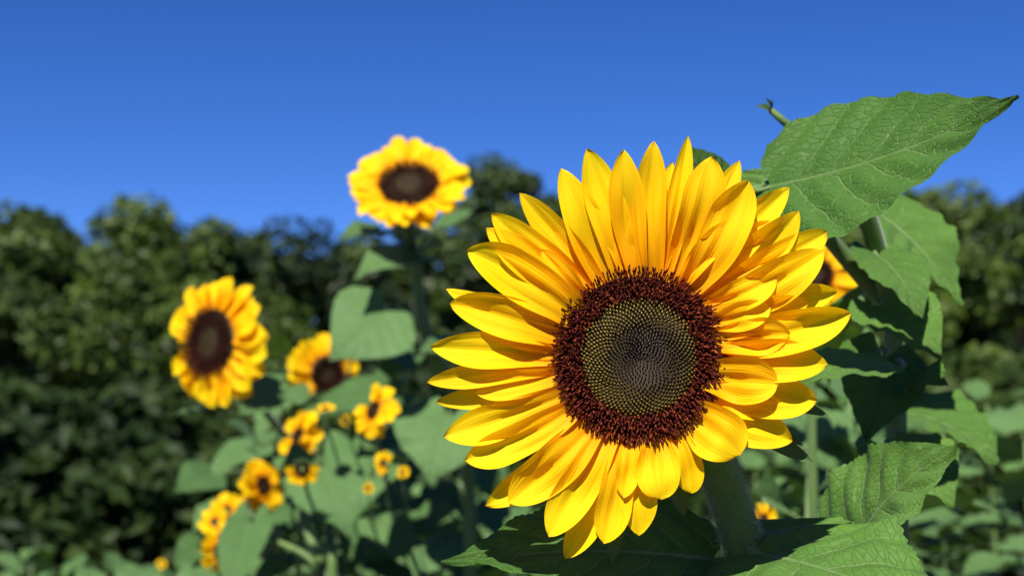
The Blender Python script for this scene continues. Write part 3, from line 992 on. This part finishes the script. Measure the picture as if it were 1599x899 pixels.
prof = [(.5, dish(0) - 1)] + [(r, dish(r) - 1) for r in (6, 14, 22, 32, 44, 56, 70, 85, 100, 115, 124)] + [(126, -14), (118, -34), (90, -62), (55, -84), (30, -100)]
pv, pf = lathe(prof, 64)
mi = [0 if i < 64 * 8 else (2 if i < 64 * 12 else 1) for i in range(len(pf) - 2)] + [0, 1]
M_RIM = simple_material('disc_maroon', (.018, .004, .002), (.04, .008, .004), 400, .9, 0, .1)
head = part('flower_head', mesh('flower_head', pv, pf, [M_DISC, M_BRACT, M_RIM], None, True, mi), main, world=HM)
rs = np.random.default_rng(11)
c = 2.62
V, Fc, PG = floret_field(1, 240, 3.08, dish, 'hair', rs, 1.15)
part('centre_buds', mesh('centre_buds', V, Fc, M_BUD, None, True, None, PG), head, local=Matrix.Identity(4), kind='stuff', label='grey-purple unopened buds with painted sun sheen at the middle of the disc')
V, Fc, PG = floret_field(240, 900, 3.08, dish, 'bud', rs, 1.15)
part('seed_buds', mesh('seed_buds', V, Fc, M_BUD, None, True, None, PG), head, local=Matrix.Identity(4), kind='stuff', label='spirals of olive-yellow buds')
V, Fc, PG = floret_field(1480, 3120, 2.34, dish, 'tube', rs, 1.0, (.985, 1.02))
part('floret_ring', mesh('floret_ring', V, Fc, M_FLORET, None, True, None, PG), head, local=Matrix.Identity(4), kind='stuff', label='ragged ring of dark maroon open florets')

# petals: tip x, tip y, base x, base y, width, layer (higher is nearer), tip z, fold, bow, blunt, twist
PT = [
    (1075, 211, 1042, 432, 34, 1, 5, .5, -.03, 0, .5),
    (1021, 220, 1028, 430, 44, 2, 8, .3, .03, 0, .1),
    (973, 234, 1001, 428, 48, 3, 12, .3, .02, 0, .0),
    (916, 232, 975, 430, 54, 2, 10, .2, -.04, 0, .1),
    (876, 262, 942, 440, 52, 1, 4, .25, -.04, 0, .3),
    (811, 301, 938, 446, 42, 0, 8, .4, .02, 0, -.2),
    (767, 333, 918, 455, 50, 1, 12, .45, .05, 0, .2),
    (759, 356, 908, 470, 46, 2, 10, .4, .0, 0, .2),
    (729, 391, 896, 498, 66, 4, 20, .45, -.08, 0, .1),
    (696, 451, 880, 515, 34, 0, 0, .3, .03, 0, .1),
    (702, 474, 872, 530, 56, 3, 12, .4, -.05, 0, .1),
    (672, 541, 870, 556, 48, 3, 14, .4, .02, 0, .2),
    (667, 596, 866, 575, 34, 2, 18, .5, .0, 0, .2),
    (679, 628, 870, 592, 36, 1, 4, .4, .02, 0, .2),
    (693, 680, 884, 618, 50, 3, 16, .4, .06, 0, .3),
    (726, 716, 894, 640, 50, 4, 18, .45, .05, 0, .2),
    (757, 790, 908, 655, 46, 2, 6, .3, .10, 0, .1),
    (794, 782, 928, 670, 64, 4, 14, .35, .02, 0, .0),
    (856, 834, 955, 680, 56, 4, 18, .35, -.06, 0, .3),
    (882, 873, 965, 690, 44, 0, 4, .5, .03, 0, .6),
    (942, 846, 978, 688, 50, 3, 14, .3, .04, 0, .1),
    (997, 835, 1000, 692, 50, 2, 10, .35, .0, 0, .0),
    (1030, 776, 1030, 688, 58, 5, 18, .25, -.02, 1, .0),
    (1080, 770, 1062, 680, 40, 3, 0, .4, .06, 1, .5),
    (1152, 708, 1075, 655, 74, 5, 16, .2, .08, 1, .0),
    (1237, 688, 1092, 645, 58, 2, 8, .4, .04, 0, .1),
    (1275, 624, 1105, 606, 62, 2, 10, .4, -.03, 0, .1),
    (1210, 596, 1105, 590, 64, 5, 22, .3, .0, 1, .2),
    (1290, 568, 1118, 556, 58, 4, 12, .35, .05, 0, .1),
    (1325, 488, 1124, 528, 60, 4, 14, .45, -.05, 0, .1),
    (1308, 455, 1124, 505, 44, 2, 2, .5, .02, 0, .4),
    (1283, 392, 1118, 490, 62, 4, 16, .45, -.07, 0, .2),
    (1292, 362, 1110, 470, 50, 2, 10, .5, .0, 1, .3),
    (1245, 330, 1104, 458, 54, 3, 14, .45, -.05, 0, .2),
    (1233, 292, 1095, 445, 48, 1, 6, .5, .0, 0, .3),
    (1158, 249, 1080, 440, 44, 0, -6, .4, .0, 0, .1),
    (1166, 282, 1082, 446, 62, 4, 12, .3, -.09, 0, .2),
    (1110, 245, 1060, 432, 62, 3, 10, .25, -.05, 0, .1),
    # shorter ones peeping out between the others
    (1050, 300, 1030, 430, 36, 0, -4, .3, 0, 0, 0),
    (990, 330, 985, 430, 40, 0, -4, .3, 0, 0, 0),
    (845, 345, 915, 455, 38, 0, -6, .3, 0, 0, 0),
    (800, 460, 885, 505, 36, 2, 2, .3, 0, 0, 0),
    (760, 575, 868, 566, 34, 0, 0, .3, 0, 0, 0),
    (740, 610, 868, 585, 38, 3, 8, .4, 0, 0, 0),
    (860, 760, 942, 680, 40, 0, -8, .3, 0, 0, 0),
    (1062, 740, 1045, 690, 36, 1, -8, .3, 0, 0, 0),
    (1230, 520, 1122, 530, 50, 5, 16, .4, .04, 0, .1),
    (1210, 430, 1112, 470, 44, 5, 14, .4, -.05, 0, .1),
    (1200, 480, 1122, 500, 40, 5, 14, .4, -.05, 0, .1),
    (1225, 640, 1100, 620, 48, 3, 4, .4, .05, 0, .1),
    (1262, 470, 1124, 518, 46, 3, 8, .4, .03, 0, .2),
    (1255, 545, 1120, 545, 44, 2, 6, .4, -.04, 0, .1),
    (1205, 345, 1092, 452, 40, 2, 6, .4, .05, 0, .2),
    (1140, 345, 1070, 434, 34, 4, 6, .3, .05, 0, .2),
    (1052, 250, 1036, 430, 34, 0, -4, .3, .02, 0, .1),
    (948, 285, 985, 428, 40, 1, 0, .3, .02, 0, .1),
    (845, 390, 905, 470, 34, 3, 10, .3, .02, 0, .1),
    (745, 505, 870, 540, 32, 1, 4, .3, .02, 0, .1),
    (905, 760, 955, 684, 40, 2, 2, .3, .02, 0, .1),
    (820, 700, 898, 648, 36, 2, 4, .3, -.03, 0, .1),
    (972, 775, 985, 690, 36, 4, 12, .3, .02, 0, .1),
]
rp = random.Random(5)
for k, (tx, ty, bx, by, wd, lay, zt, fold, bow, bl, tw) in enumerate(PT):
    tip = np.array((tx - HX, HY - ty), float)
    b = np.array((bx - HX, HY - by), float)
    b = b * (1 - 16 / np.linalg.norm(b))         # rooted a little under the florets
    z0 = -22 + lay * 2.2
    V, Fc, U = petal_arrays(b, tip, wd * 1.15, z0, z0 + 16 + lay * 4, -14 + zt + lay * 4, fold * .82, rp.uniform(.05, .25), bow + rp.uniform(-.045, .045), bool(bl), tw,
                            30, 14, .5, 0.0, 200 + k)
    me = mesh('petal', V, Fc, M_PETAL, U)
    part('petal', me, head, local=Matrix.Identity(4))

# bracts: pointed green scales round the back
BR = [(958, 888, 26), (1072, 812, 26), (1303, 652, 20), (1280, 728, 22), (1262, 700, 20), (1246, 690, 22)]
angs = [math.radians(a) for a in (95, 118, 140, 165, 188, 205, 225, 248, 285, 345, 10, 32, 50, 72)]
for a in angs:
    BR.append((HX + 178 * math.cos(a), HY - 178 * math.sin(a), 40))
for k, (tx, ty, wd) in enumerate(BR):
    tip = np.array((tx - HX, HY - ty), float)
    b = tip / np.linalg.norm(tip) * 100
    V, Fc, U = petal_arrays(b, tip, wd * 1.3, -42, -48, -38 + rp.uniform(-6, 4), .3, .15, rp.uniform(-.05, .05), False, rp.uniform(-.3, .3), 16, 6, 1.0, 0, 400 + k)
    part('bract', mesh('bract', V, Fc, M_BRACT, U), head, local=Matrix.Identity(4))

# stem with its fringe of hairs
mz = Vector(main.location)
spts = [mz, P(1215, 1200, 1.03), P(1185, 980, 1.01), P(1160, 850, .995), P(1138, 780, .985), P(1112, 715, .975), P(1050, 640, .955), P(1005, 575, .94)]
loc = [p - mz for p in spts]
V, Fc, U = tube(loc, .014, .012, 18, 8, .035, [.016, .0155, .015, .0135, .013, .0145, .017, .018])
part('stem', mesh('stem', V, Fc, M_STEM, U), main, local=Matrix.Identity(4))


def hairs(pts_c, rad, count, seed, ln=.0035):
    r = np.random.default_rng(seed)
    c = catmull(pts_c, 10)
    V, Fc = [], []
    for _ in range(count):
        i = r.integers(0, len(c) - 1)
        t = r.uniform()
        p = c[i] * (1 - t) + c[i + 1] * t
        d = c[i + 1] - c[i]
        d /= np.linalg.norm(d)
        u = np.cross(d, r.normal(size=3))
        u /= np.linalg.norm(u)
        q = p + u * rad * .97
        v = np.cross(u, d) * .00008
        tip = q + (u + r.normal(size=3) * .25) * ln * r.uniform(.5, 1.2)
        o = len(V)
        V += [q - v, q + v, tip, q + d * .00012]
        Fc += [(o, o + 1, o + 2), (o + 1, o + 3, o + 2), (o + 3, o, o + 2)]
    return mesh('stem_hairs', V, Fc, M_HAIR, None, False)


part('stem_hairs', hairs([p - mz for p in spts[2:6]], .0135, 4200, 3, .0045), main, local=Matrix.Identity(4), kind='stuff')

# leaves of the big plant
lf = placed_leaf(main, P(1115, 872, .99), P(688, 878, .93), (.05, -.62, .78), .105, P(1158, 880, .99), far=False, arch=.05, fold=.10, wave=.03, back=.05,
                 teeth=.06, nteeth=34, nu=140, nv=26, seed=70, pr=.003, label='dark shaded leaf with a long lit tip at the lower left of the stem')
lf = placed_leaf(main, P(1188, 862, .97), P(1490, 975, .84), (.05, -.72, .70), .140, P(1165, 905, .99), far=False, arch=.05, fold=-.12, wave=.09, back=.2,
                 teeth=.05, nteeth=30, nu=140, nv=30, seed=71, pr=.0028, label='big veined sunlit leaf at the lower right of the stem')
lf = placed_leaf(main, P(1330, 870, 1.06), P(1500, 690, 1.0), (-.3, -.7, .7), .105, P(1175, 960, 1.0), far=False, arch=.12, fold=.10, wave=.09, back=.12,
                 teeth=.05, nteeth=30, nu=120, nv=26, seed=72, pr=.0028, label='leaf rising behind the big lower right leaf')

# tall neighbour at the right with the large leaf over the bloom
nb = P(1385, 900, 1.3)
right = thing('sunflower_plant', (nb.x, nb.y, -.03), 'tall flowerless plant at the right with a large smooth leaf reaching over the bloom', 'plant')
rl = Vector(right.location)
rst = [rl, P(1400, 700, 1.28), P(1392, 500, 1.25), P(1358, 350, 1.2), P(1318, 255, 1.16), P(1300, 215, 1.15), P(1284, 188, 1.15)]
V, Fc, U = tube([p - rl for p in rst], .014, .006, 14, 8, .05, [.010, .009, .0085, .008, .007, .006, .004])
part('stem', mesh('stem', V, Fc, M_STEM, U), right, local=Matrix.Identity(4))
# side shoot slanting across the hidden flower
V, Fc, U = tube([P(1384, 470, 1.25) - rl, P(1346, 430, 1.24) - rl, P(1300, 378, 1.22) - rl, P(1255, 325, 1.16) - rl, P(1215, 288, 1.12) - rl], .009, .004, 12, 8, .05)
part('side_shoot', mesh('side_shoot', V, Fc, M_STEM, U), right, local=Matrix.Identity(4))
placed_leaf(right, P(1203, 290, 1.06), P(1590, 150, .95), (-.20, -.82, .50), .118, P(1222, 295, 1.12), far=False, arch=-.03, fold=.06, wave=.02, back=.03, teeth=.02,
            nteeth=20, nu=80, nv=20, seed=80, pr=.0018, bow=.02, label='large smooth leaf reaching over the upper right of the bloom')
placed_leaf(right, P(1200, 285, 1.12), P(1150, 350, 1.12), (-.1, -.8, .6), .05, P(1215, 290, 1.12), far=False, arch=.03, fold=.06, wave=.02, back=.1, teeth=.02,
            nteeth=20, nu=50, nv=16, seed=81, pr=.0018)
placed_leaf(right, P(1120, 305, 1.12), P(1068, 226, 1.10), (.1, -.9, .4), .045, P(1205, 290, 1.12), far=False, arch=.05, fold=.06, wave=.02, back=.1, teeth=.02,
            nteeth=20, nu=50, nv=16, seed=82, pr=.0018, label='rounded leaf tip standing up behind the top petals')
# young side shoot slanting up to the left
V, Fc, U = tube([P(1290, 252, 1.16) - rl, P(1250, 214, 1.14) - rl, P(1224, 190, 1.13) - rl, P(1203, 172, 1.13) - rl], .0042, .0024, 10, 8, .05)
part('side_shoot', mesh('side_shoot', V, Fc, M_STEM, U), right, local=Matrix.Identity(4))
for k, (tx, ty) in enumerate([(1180, 166), (1196, 154)]):
    placed_leaf(right, P(1204, 173, 1.13), P(tx, ty, 1.12), (.2 * k, -.9, .3), .006, None, far=False, arch=.1, fold=.3, seed=120 + k, nu=24, nv=10, narrow=True, pr=.0008)
# narrow leaf to the right of the petals
placed_leaf(right, P(1400, 572, 1.12), P(1245, 602, 1.02), (.05, -.45, .9), .055, P(1372, 640, 1.3), far=False, arch=.06, fold=.1, wave=.05, teeth=.05,
            nteeth=24, nu=80, nv=18, seed=84, pr=.0018, narrow=True)
placed_leaf(right, P(1370, 330, 1.35), P(1500, 480, 1.3), (.3, -.6, .7), .11, P(1332, 340, 1.3), far=False, arch=.08, fold=.1, seed=85, nu=60, nv=18)
placed_leaf(right, P(1360, 470, 1.4), P(1295, 600, 1.55), (-.2, -.5, .8), .09, P(1352, 490, 1.3), far=False, arch=.08, fold=.1, seed=86, nu=60, nv=18)
placed_leaf(right, P(1385, 640, 1.4), P(1560, 720, 1.3), (.2, -.5, .9), .13, P(1370, 660, 1.3), far=False, arch=.1, fold=.1, seed=87, nu=60, nv=18)


for k, (bx, by, tx, ty, W) in enumerate([(1372, 400, 1440, 500, .06), (1380, 480, 1470, 560, .07), (1380, 560, 1350, 690, .075), (1395, 620, 1480, 600, .07),
                                         (1395, 700, 1490, 790, .08)]):
    placed_leaf(right, P(bx, by, 1.2), P(tx, ty, 1.12), (.1 * (-1) ** k, -.75, .6), W, P(bx - 4, by - 12, 1.23), far=False, arch=.08, fold=.1, seed=90 + k, nu=60, nv=18, teeth=.04, pr=.002)

# ------------------------------------------------------------------ low growth on the soil
def undergrowth():
    r = np.random.default_rng(77)
    n = 26000
    y = r.uniform(2.2, 14, n)
    x = (r.uniform(-1, 1, n)) * (y * .42 + 1.2)
    z = r.uniform(0, 1, n) ** 1.5 * np.minimum(.75, .2 + .07 * y)
    p = np.stack([x, y, z], 1)
    nrm = r.normal(size=(n, 3)) * .6 + np.array((0, -.2, .8))
    nrm /= np.linalg.norm(nrm, axis=1)[:, None]
    a = np.cross(nrm, r.normal(size=(n, 3)))
    a /= np.linalg.norm(a, axis=1)[:, None]
    b = np.cross(nrm, a)
    sz = r.uniform(.03, .06, n)[:, None]
    q = np.stack([p - a * sz, p - b * sz * .5, p + a * sz, p + b * sz * .5], 1).reshape(-1, 3)
    me = mesh('undergrowth', q, np.arange(n * 4).reshape(n, 4), M_WEED, None, False)
    o = part('undergrowth', me, None, world=Matrix.Identity(4), kind='stuff')
    o['label'] = 'low tangled green growth covering the soil under the sunflowers'
    o['category'] = 'undergrowth'


undergrowth()
